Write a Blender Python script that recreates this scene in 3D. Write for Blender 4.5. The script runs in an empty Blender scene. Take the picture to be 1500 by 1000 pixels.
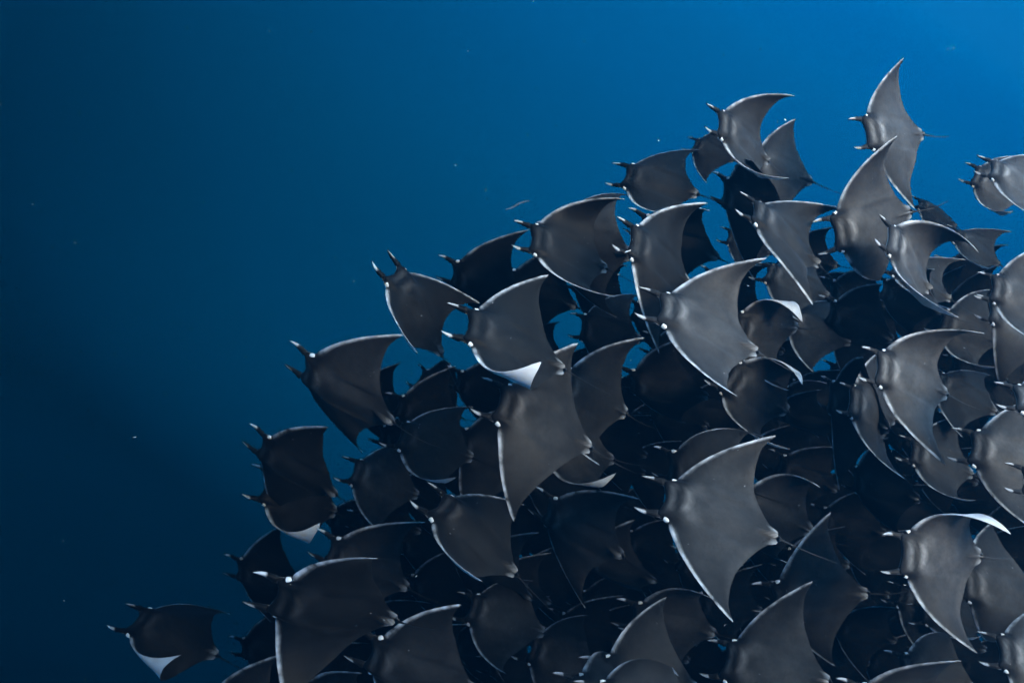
import bpy, math, random
import numpy as np
from mathutils import Matrix, Vector

# ------------------------------------------------------------------ camera, water light, sun
scene = bpy.context.scene
col = scene.collection
PITCH, ROLL = math.radians(25), math.radians(36)
up_c = Vector((math.sin(ROLL) * math.cos(PITCH), math.cos(ROLL) * math.cos(PITCH), math.sin(PITCH)))
fw_c = Vector((0, 0, -1))
yw = (fw_c - up_c * fw_c.dot(up_c)).normalized()
xw = yw.cross(up_c)
CAM_ROT = Matrix((xw, yw, up_c))            # camera frame -> world frame
CAM_LOC = Vector((0, 0, 0))
cam_d = bpy.data.cameras.new('camera')
cam_d.sensor_width = 36
cam_d.angle = math.radians(60)
cam_d.clip_start = 0.05
cam_d.clip_end = 500
cam = bpy.data.objects.new('camera', cam_d)
cam.matrix_world = Matrix.Translation(CAM_LOC) @ CAM_ROT.to_4x4()
col.objects.link(cam)
scene.camera = cam

world = bpy.data.worlds.new('World')
scene.world = world
world.use_nodes = True
wn, wl = world.node_tree.nodes, world.node_tree.links
wn.clear()
w_out = wn.new('ShaderNodeOutputWorld')
w_bg = wn.new('ShaderNodeBackground')
w_tc = wn.new('ShaderNodeTexCoord')
w_sep = wn.new('ShaderNodeSeparateXYZ')
w_map = wn.new('ShaderNodeMapRange')
w_ramp = wn.new('ShaderNodeValToRGB')
wl.new(w_tc.outputs['Generated'], w_sep.inputs[0])
wl.new(w_sep.outputs['Z'], w_map.inputs['Value'])
w_map.inputs['From Min'].default_value = -1
w_map.inputs['From Max'].default_value = 1
wl.new(w_map.outputs[0], w_ramp.inputs['Fac'])
# underwater light field: dark depth below, brightening evenly towards the surface
stops = [(-1.0, (.0002, .0045, .0108)), (-.82, (.0002, .0125, .030)), (-.71, (.0002, .033, .077)), (-.61, (.0002, .059, .135)),
         (-.43, (.0002, .054, .126)), (-.30, (.0002, .058, .139)), (-.15, (.0002, .067, .174)), (-.03, (.0003, .084, .220)),
         (.08, (.0004, .113, .297)), (.45, (.04, .22, .46)), (1.0, (.38, .52, .66))]
cr = w_ramp.color_ramp
while len(cr.elements) < len(stops):
    cr.elements.new(0.5)
for e, (z, c) in zip(cr.elements, stops):
    e.position = (z + 1) / 2
    e.color = (*c, 1)
cr.interpolation = 'CARDINAL'
wl.new(w_ramp.outputs[0], w_bg.inputs['Color'])
w_bg.inputs['Strength'].default_value = 3.75
wl.new(w_bg.outputs[0], w_out.inputs['Surface'])

SUN_C = Vector((.52, .22, .83)).normalized()
sun_d = bpy.data.lights.new('sun', 'SUN')
sun_d.energy = 5
sun_d.angle = math.radians(20)
sun_d.color = (1, .82, .64)
sun = bpy.data.objects.new('sun', sun_d)
sun.rotation_mode = 'QUATERNION'
sun.rotation_quaternion = (CAM_ROT @ SUN_C).to_track_quat('Z', 'Y')
sun.location = CAM_ROT @ (SUN_C * 9)
col.objects.link(sun)

scene.view_settings.view_transform = 'Standard'
scene.view_settings.look = 'None'
scene.view_settings.exposure = 3.5
scene.view_settings.gamma = 1
scene.cycles.use_denoising = True
scene.cycles.volume_bounces = 1
scene.cycles.max_bounces = 6

# ------------------------------------------------------------------ materials
def math_node(nt, op, a, b=None, clamp=False):
    n = nt.nodes.new('ShaderNodeMath')
    n.operation = op
    n.use_clamp = clamp
    for i, v in enumerate((a, b)):
        if v is None:
            continue
        if isinstance(v, (int, float)):
            n.inputs[i].default_value = v
        else:
            nt.links.new(v, n.inputs[i])
    return n.outputs[0]

def mix_col(nt, f, a, b):
    n = nt.nodes.new('ShaderNodeMix')
    n.data_type = 'RGBA'
    for i, v in ((0, f), (6, a), (7, b)):
        if isinstance(v, (int, float, tuple)):
            n.inputs[i].default_value = v
        else:
            nt.links.new(v, n.inputs[i])
    return n.outputs[2]

def skin_material():
    m = bpy.data.materials.new('ray_skin')
    m.use_nodes = True
    nt = m.node_tree
    nt.nodes.clear()
    out = nt.nodes.new('ShaderNodeOutputMaterial')
    b = nt.nodes.new('ShaderNodeBsdfPrincipled')
    def attr(n):
        a = nt.nodes.new('ShaderNodeAttribute')
        a.attribute_name = n
        return a
    tone, belly, rest = attr('tone').outputs['Fac'], attr('belly').outputs['Fac'], attr('rest').outputs['Vector']
    info = nt.nodes.new('ShaderNodeObjectInfo')
    off = nt.nodes.new('ShaderNodeVectorMath')
    off.operation = 'ADD'
    cmb = nt.nodes.new('ShaderNodeCombineXYZ')
    nt.links.new(math_node(nt, 'MULTIPLY', info.outputs['Random'], 40.0), cmb.inputs[2])
    nt.links.new(rest, off.inputs[0])
    nt.links.new(cmb.outputs[0], off.inputs[1])
    def noise(scale, det=3, rough=.55):
        n = nt.nodes.new('ShaderNodeTexNoise')
        n.inputs['Scale'].default_value = scale
        n.inputs['Detail'].default_value = det
        n.inputs['Roughness'].default_value = rough
        nt.links.new(off.outputs[0], n.inputs['Vector'])
        return n.outputs['Fac']
    big, mid, fine, speck = noise(7), noise(26, 4), noise(190, 2), noise(85, 3, .7)
    # smoky dorsal pattern
    sm = math_node(nt, 'MULTIPLY_ADD', big, 1.1)
    sm.node.inputs[2].default_value = .45
    t = math_node(nt, 'MULTIPLY', tone, sm)
    g = math_node(nt, 'MULTIPLY_ADD', mid, 1.1)
    g.node.inputs[2].default_value = .45
    t = math_node(nt, 'MULTIPLY', t, g)
    g2 = math_node(nt, 'MULTIPLY_ADD', speck, .9)
    g2.node.inputs[2].default_value = .55
    t = math_node(nt, 'MULTIPLY', t, g2, True)
    dorsal = mix_col(nt, t, (.007, .0072, .008, 1), (.36, .34, .32, 1))
    bell = mix_col(nt, mid, (.62, .64, .66, 1), (.88, .88, .88, 1))
    gain = nt.nodes.new('ShaderNodeAttribute')
    gain.attribute_type = 'OBJECT'
    gain.attribute_name = 'skin_light_gain'
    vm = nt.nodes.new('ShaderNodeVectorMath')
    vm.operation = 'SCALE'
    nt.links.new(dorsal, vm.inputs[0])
    nt.links.new(gain.outputs['Fac'], vm.inputs['Scale'])  # per-ray scale of the back colour, with painted light falloff in it
    # the pale front margin is worn and broken, not an even line
    rw = math_node(nt, 'MULTIPLY_ADD', noise(13, 3), 2.6)
    rw.node.inputs[2].default_value = -.7
    rw.node.use_clamp = True
    c = mix_col(nt, math_node(nt, 'MULTIPLY', attr('rim').outputs['Fac'], rw), vm.outputs[0], bell)
    c = mix_col(nt, belly, c, bell)
    # sparse pale nicks and scratches
    vo = nt.nodes.new('ShaderNodeTexVoronoi')
    vo.inputs['Scale'].default_value = 30
    sc = nt.nodes.new('ShaderNodeVectorMath')
    sc.operation = 'MULTIPLY'
    sc.inputs[1].default_value = (1, .55, 1)
    nt.links.new(off.outputs[0], sc.inputs[0])
    nt.links.new(sc.outputs[0], vo.inputs['Vector'])
    spot = math_node(nt, 'LESS_THAN', vo.outputs['Distance'], .06)
    gate = nt.nodes.new('ShaderNodeSeparateColor')
    nt.links.new(vo.outputs['Color'], gate.inputs[0])
    spot = math_node(nt, 'MULTIPLY', spot, math_node(nt, 'GREATER_THAN', gate.outputs[0], .9))
    c = mix_col(nt, math_node(nt, 'MULTIPLY', spot, .8), c, (.6, .58, .55, 1))
    nt.links.new(c, b.inputs['Base Color'])
    b.inputs['Roughness'].default_value = .5
    b.inputs['Specular IOR Level'].default_value = .13
    b.inputs['Sheen Weight'].default_value = .03
    b.inputs['Sheen Roughness'].default_value = .4
    b.inputs['Sheen Tint'].default_value = (.8, .9, 1, 1)
    bp = nt.nodes.new('ShaderNodeBump')
    bp.inputs['Strength'].default_value = .14
    bp.inputs['Distance'].default_value = .004
    nt.links.new(fine, bp.inputs['Height'])
    nt.links.new(bp.outputs[0], b.inputs['Normal'])
    nt.links.new(b.outputs[0], out.inputs['Surface'])
    return m

def eye_material():
    m = bpy.data.materials.new('ray_eye')
    m.use_nodes = True
    nt = m.node_tree
    b = nt.nodes['Principled BSDF']
    tc = nt.nodes.new('ShaderNodeTexCoord')
    sp = nt.nodes.new('ShaderNodeSeparateXYZ')
    nt.links.new(tc.outputs['Generated'], sp.inputs[0])
    # pale ring behind, dark pupil in front
    f = math_node(nt, 'GREATER_THAN', sp.outputs[0], .72)
    nt.links.new(mix_col(nt, f, (.9, .89, .86, 1), (.012, .012, .014, 1)), b.inputs['Base Color'])
    b.inputs['Roughness'].default_value = .2
    return m

SKIN = skin_material()
EYE = eye_material()

# ------------------------------------------------------------------ the ray's body at rest (span 1)
LE = [(0, .232), (.03, .236), (.06, .244), (.078, .25), (.1, .246), (.112, .215), (.125, .2), (.15, .19), (.2, .162), (.25, .13),
      (.3, .09), (.35, .043), (.4, -.012), (.45, -.075), (.48, -.115), (.5, -.15)]
TE = [(0, -.285), (.02, -.277), (.04, -.262), (.06, -.244), (.09, -.219), (.14, -.184), (.2, -.153), (.26, -.13),
      (.32, -.117), (.38, -.113), (.43, -.119), (.47, -.136), (.5, -.15)]
TH = [(0, .050), (.03, .0488), (.06, .0455), (.09, .0402), (.12, .0335), (.15, .0268), (.18, .021), (.21, .0165), (.25, .0122), (.3, .0085), (.36, .006), (.42, .0043), (.47, .003), (.5, .0014)]
HALF = [.007, .02, .036, .055, .074, .086, .098, .108, .118, .13, .15, .175, .2, .225, .25, .275, .3, .325, .35, .375, .4, .42, .44, .458, .474, .486, .494, .498]
YS = [-y for y in reversed(HALF)] + HALF
K = 22
R0 = .03

def tab(y, t):
    a = np.array(t)
    return np.interp(np.abs(y), a[:, 0], a[:, 1])

def cub(y, t):
    a = np.array(t); x, v = a[:, 0], a[:, 1]
    d = np.gradient(v, x); d[0] = 0
    y = abs(y); i = min(max(np.searchsorted(x, y) - 1, 0), len(x) - 2)
    h = x[i + 1] - x[i]; s = (y - x[i]) / h
    return ((2*s**3-3*s**2+1)*v[i] + (s**3-2*s**2+s)*h*d[i] + (-2*s**3+3*s**2)*v[i+1] + (s**3-s**2)*h*d[i+1])

def smooth(a, b, x):
    t = np.clip((x - a) / (b - a), 0, 1)
    return t * t * (3 - 2 * t)

def rest_body():
    V, T, B, E, F = [], [], [], [], []   # vertex, dorsal lightness, belly share, pale rim, faces
    ck = [(1 - math.cos(math.pi * k / K)) / 2 for k in range(K + 1)]
    ck = [c ** 1.12 for c in ck]
    def tone(x, y, c):
        r = abs(y)
        t = .062 * (.5 + .5 * smooth(.06, .42, c))  # shading painted into the tone: darker toward the front edge
        t += .05 * math.exp(-((x + .04) / .13) ** 2 - (r / .17) ** 2)  # painted glow over the middle of the back
        # pale jaw band, dark collar, smoky patches behind it
        t += .36 * math.exp(-((x - (.137 + .9 * r * r)) / .020) ** 2 - (r / .075) ** 4)
        t += .09 * math.exp(-((x - .095) / .035) ** 2 - ((r - .085) / .04) ** 2)
        col_ = math.exp(-((x - (.178 - .8 * r * r)) / .017) ** 2) * (1 - smooth(.12, .17, r))
        t *= 1 - .92 * col_
        t += .26 * math.exp(-((x - .208) / .012) ** 2) * (1 - smooth(.06, .088, r))
        eye = math.exp(-((x - .20) / .035) ** 2 - ((r - .115) / .03) ** 2)
        t *= 1 - .85 * eye
        t *= 1 - .75 * smooth(.26, .48, r)  # painted shading: tone falls off toward the wingtips
        # thin hind margin painted paler, as if light came through
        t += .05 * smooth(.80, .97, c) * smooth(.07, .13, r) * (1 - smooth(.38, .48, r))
        return max(t, .004)
    D, U = {}, {}
    def add(p, t, b, e=0.0):
        V.append(p); T.append(t); B.append(b); E.append(e)
        return len(V) - 1
    for j, y in enumerate(YS):
        r = abs(y)
        xl, xt = cub(y, LE), cub(y, TE)
        h = float(tab(y, TH))
        head = 1 - smooth(.09, .13, r)
        cm = .36 * (1 - head) + .22 * head
        for k, c in enumerate(ck):
            x = xl + (xt - xl) * c
            if k > K - 4:                          # pelvic lobes beside the tail root
                x -= .024 * math.exp(-((r - .03) / .0125) ** 2) * (k - K + 4) / 4
            if c < cm:
                f = math.sqrt(max(0, 1 - (1 - c / cm) ** 2))
            else:
                f = math.cos(math.pi / 2 * (c - cm) / (1 - cm)) ** (1.15 + .5 * head)
            rim = 1 - smooth(.005, .025, c * (xl - xt))
            rim *= smooth(.125, .16, r)
            if k in (0, K):
                D[j, k] = U[j, k] = add((x, y, 0), tone(x, y, c), (0 if k == 0 else .7 * math.exp(-((r - .03) / .012) ** 2)), rim if k == 0 else 0)
            else:
                D[j, k] = add((x, y, h * f), tone(x, y, c), .6 * math.exp(-((r - .03) / .012) ** 2) * max(0, k - K + 3) / 2, rim)
                gill = .35 * math.exp(-((x - .08) / .06) ** 2 - ((r - .06) / .03) ** 2)
                U[j, k] = add((x, y, -.62 * h * f), tone(x, y, c), 1 - gill)
    n = len(YS)
    c0 = n // 2 - 1
    def horn_gap(j):
        return abs(YS[j]) in (.074, .086, .098) and abs(YS[j + 1]) in (.086, .098, .108) or \
               abs(YS[j + 1]) in (.074, .086, .098) and abs(YS[j]) in (.086, .098, .108)
    tail_j = [c0 - 1, c0, c0 + 1]
    fin_k = range(K - 6, K - 2)
    for j in range(n - 1):
        for k in range(K):
            if k == 0 and horn_gap(j):
                continue
            if k == K - 1 and j in tail_j:
                continue
            if not (j == c0 and k in fin_k):
                F.append([i for i in (D[j, k], D[j, k + 1], D[j + 1, k + 1], D[j + 1, k])])
            F.append([U[j, k], U[j + 1, k], U[j + 1, k + 1], U[j, k + 1]])
    for j, s in ((0, -1), (n - 1, 1)):            # close the wing tips
        for k in range(K):
            a, b_, c_, d = D[j, k], D[j, k + 1], U[j, k + 1], U[j, k]
            f = [a, b_, c_, d] if s > 0 else [a, d, c_, b_]
            f = list(dict.fromkeys(f))
            if len(f) > 2:
                F.append(f)
    def rings(loop, path, flip, shade):
        # path: list of (centre, half width, half height, roll); loop order top row inner->outer, outer, bottom row back, inner
        m = len(loop)
        prev = loop
        base = [V[i] for i in loop]
        cy = sum(p[1] for p in base) / m; cz = sum(p[2] for p in base) / m
        ang = [math.atan2((p[2] - cz) / .02, (p[1] - cy) / .02) for p in base]
        for q, (cc, hw, hh, roll) in enumerate(path):
            ring = []
            for a in ang:
                yy, zz = hw * math.cos(a), hh * math.sin(a)
                y2 = yy * math.cos(roll) - zz * math.sin(roll)
                z2 = yy * math.sin(roll) + zz * math.cos(roll)
                ring.append(add((cc[0], cc[1] + y2, cc[2] + z2), *shade(q, a)))
            for i in range(m):
                f = [prev[i], prev[(i + 1) % m], ring[(i + 1) % m], ring[i]]
                F.append(f[::-1] if flip else f)
            prev = ring
        F.append(prev if not flip else prev[::-1])
    for s in (-1, 1):                              # cephalic horns grow out of the head front
        js = [j for j in range(n) if YS[j] * s > 0 and abs(YS[j]) in (.074, .086, .098, .108)]
        js.sort(key=lambda j: abs(YS[j]))
        loop = [D[j, 1] for j in js] + [D[js[-1], 0]] + [U[j, 1] for j in reversed(js)] + [U[js[0], 0]]
        path = []
        for q in range(1, 10):
            u = q / 9
            w = (.012 * (1 - u) ** 1.3 + .0055) * (1 - smooth(.7, 1.02, u) * .7)
            hh = (.0145 * (1 - u) ** 1.2 + .0065) * (1 - smooth(.7, 1.02, u) * .65)
            path.append(((.247 + .112 * u, s * (.091 + .012 * math.sin(u * 2.2) - .008 * u), .004 - .012 * u - .006 * math.sin(3 * u)), w, hh, s * .5 * u))
        def shade(q, a, s=s):
            outer = math.cos(a) * s
            white = smooth(-.1, .35, outer * .8 + math.sin(a) * .45) * smooth(3.2, 4.2, q) * (1 - smooth(7.2, 8.0, q))
            return .02, white * .95
        rings(loop, path, s > 0, shade)
    js = [c0 - 1, c0, c0 + 1, c0 + 2]              # whip tail
    loop = [D[j, K - 1] for j in js] + [D[js[-1], K]] + [U[j, K - 1] for j in reversed(js)] + [U[js[0], K]]
    path = []
    for q in range(1, 15):
        u = q / 14
        w = .0075 * (1 - u) ** .9 * (1 - .5 * smooth(0, .25, u)) + .0008
        path.append(((-.285 - .29 * u, .014 * math.sin(u * 3.1), .002 - .03 * u * u), w, w * .8, 0))
    rings(loop, path, False, lambda q, a: (.05, .0))
    ks = list(fin_k) + [fin_k[-1] + 1]             # small fin on the tail root
    ridge = []
    for i, k in enumerate(ks):
        p = V[D[c0, k]]
        u = i / (len(ks) - 1)
        ridge.append(add((p[0] - .030 * (1 - abs(u - .45)), 0, p[2] + .003 + .028 * math.sin(math.pi * min(1, u * .9 + .06)) ** .8), .15, .5 * smooth(.3, .9, u)))
    for i in range(len(ks) - 1):
        a, b_ = D[c0, ks[i]], D[c0, ks[i + 1]]
        c_, d = D[c0 + 1, ks[i]], D[c0 + 1, ks[i + 1]]
        F.append([a, b_, ridge[i + 1], ridge[i]])
        F.append([c_, ridge[i], ridge[i + 1], d])
    F.append([D[c0, ks[0]], ridge[0], D[c0 + 1, ks[0]]])
    F.append([D[c0, ks[-1]], D[c0 + 1, ks[-1]], ridge[-1]])
    # drop vertices left without a face
    used = sorted({i for f in F for i in f})
    m = {o: i for i, o in enumerate(used)}
    return (np.array([V[i] for i in used]), np.array([T[i] for i in used]), np.array([B[i] for i in used]), np.array([E[i] for i in used]), [[m[i] for i in f] for f in F])

RV, RT, RB, RE, RF = rest_body()

def bend(P, wr, wl_, rnd):
    """flap the two wings: root angle, tip curl, twist, sweep"""
    out = P.copy()
    r = np.abs(P[:, 1]); t = np.clip((r - R0) / (.5 - R0), 0, None)
    for s, (a, b, tw, sw) in ((-1, wr), (1, wl_)):
        m = P[:, 1] * s > R0
        tt, x, z = t[m], P[m, 0], P[m, 2]
        xq = tab(r[m], LE) * .6 + tab(r[m], TE) * .4
        an = tw * tt ** 1.5; dx = x - xq
        # no two wings alike: uneven hind margin, soft ripples, slightly fuller or narrower blades
        k1, k2, p1, p2 = rnd.uniform(9, 17), rnd.uniform(22, 40), rnd.uniform(0, 6.3), rnd.uniform(0, 6.3)
        hind = np.clip(-dx / .12, 0, 1) * smooth(.12, .3, tt)
        fuller = 1 + rnd.uniform(-.07, .07) * tt
        dx = dx * fuller - hind * (.0018 * np.sin(k1 * r[m] * 2 + p1) + .001 * np.sin(k2 * r[m] * 2 + p2))
        x = xq + dx
        z = z + hind * .006 * np.sin(k1 * r[m] + p2 + dx * 12) + smooth(.1, .5, tt) * .003 * np.sin(dx * 30 + p1)
        x2 = xq + dx * np.cos(an) - z * np.sin(an) - sw * tt ** 2
        z2 = dx * np.sin(an) + z * np.cos(an)
        g = np.linspace(0, 1.1, 67)
        ph = a * smooth(0, .55, g) * .8 + a * .2 * g + b * g ** 2
        cy = np.concatenate([[0], np.cumsum((np.cos(ph[1:]) + np.cos(ph[:-1])) / 2 * g[1])]) * (.5 - R0)
        cz = np.concatenate([[0], np.cumsum((np.sin(ph[1:]) + np.sin(ph[:-1])) / 2 * g[1])]) * (.5 - R0)
        pp = np.interp(tt, g, ph)
        out[m, 0] = x2
        out[m, 1] = s * (R0 + np.interp(tt, g, cy) - z2 * np.sin(pp))
        out[m, 2] = np.interp(tt, g, cz) + z2 * np.cos(pp)
    hb = (smooth(.16, .23, P[:, 0]) * (1 - smooth(.10, .14, r)))[:, None]       # the head stays rigid
    return out * (1 - hb) + P * hb

def ball(name, rx, ry, rz, seg=12, ring=8):
    vs, fs = [(0, 0, rz)], []
    for i in range(1, ring):
        a = math.pi * i / ring
        for j in range(seg):
            b = 2 * math.pi * j / seg
            vs.append((rx * math.sin(a) * math.cos(b), ry * math.sin(a) * math.sin(b), rz * math.cos(a)))
    vs.append((0, 0, -rz))
    for j in range(seg):
        k = (j + 1) % seg
        fs.append((0, 1 + j, 1 + k))
        for i in range(ring - 2):
            p = 1 + i * seg
            fs.append((p + j, p + seg + j, p + seg + k, p + k))
        p = 1 + (ring - 2) * seg
        fs.append((p + j, len(vs) - 1, p + k))
    me = bpy.data.meshes.new(name)
    me.from_pydata(vs, [], fs)
    me.polygons.foreach_set('use_smooth', [True] * len(fs))
    return me

EYE_MESH = ball('eye', .020, .010, .0125)
EYE_MESH.materials.append(EYE)

def make_ray(pose, skin_light_gain, label, group, rnd):
    loc, quat, size, wr, wl_ = pose
    me = bpy.data.meshes.new('devil_ray')
    P = bend(RV, wr, wl_, rnd)
    me.from_pydata((P).tolist(), [], RF)
    for n, d in (('tone', RT), ('belly', RB), ('rim', RE)):
        a = me.attributes.new(n, 'FLOAT', 'POINT')
        a.data.foreach_set('value', d.astype(np.float32))
    a = me.attributes.new('rest', 'FLOAT_VECTOR', 'POINT')
    a.data.foreach_set('vector', RV.astype(np.float32).ravel())
    me.polygons.foreach_set('use_smooth', [True] * len(RF))
    me.materials.append(SKIN)
    me.update()
    o = bpy.data.objects.new('devil_ray', me)
    o.rotation_mode = 'QUATERNION'
    o.location = loc
    o.rotation_quaternion = quat
    o.scale = (size,) * 3
    o['label'] = label
    o['category'] = 'ray'
    o['group'] = group
    o['skin_light_gain'] = skin_light_gain
    col.objects.link(o)
    for s in (-1, 1):
        e = bpy.data.objects.new('eye', EYE_MESH)
        e.parent = o
        e.location = (.212, s * .1135, .006)
        e.rotation_euler = (0, 0, -s * .35)
        col.objects.link(e)
    return o

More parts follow.
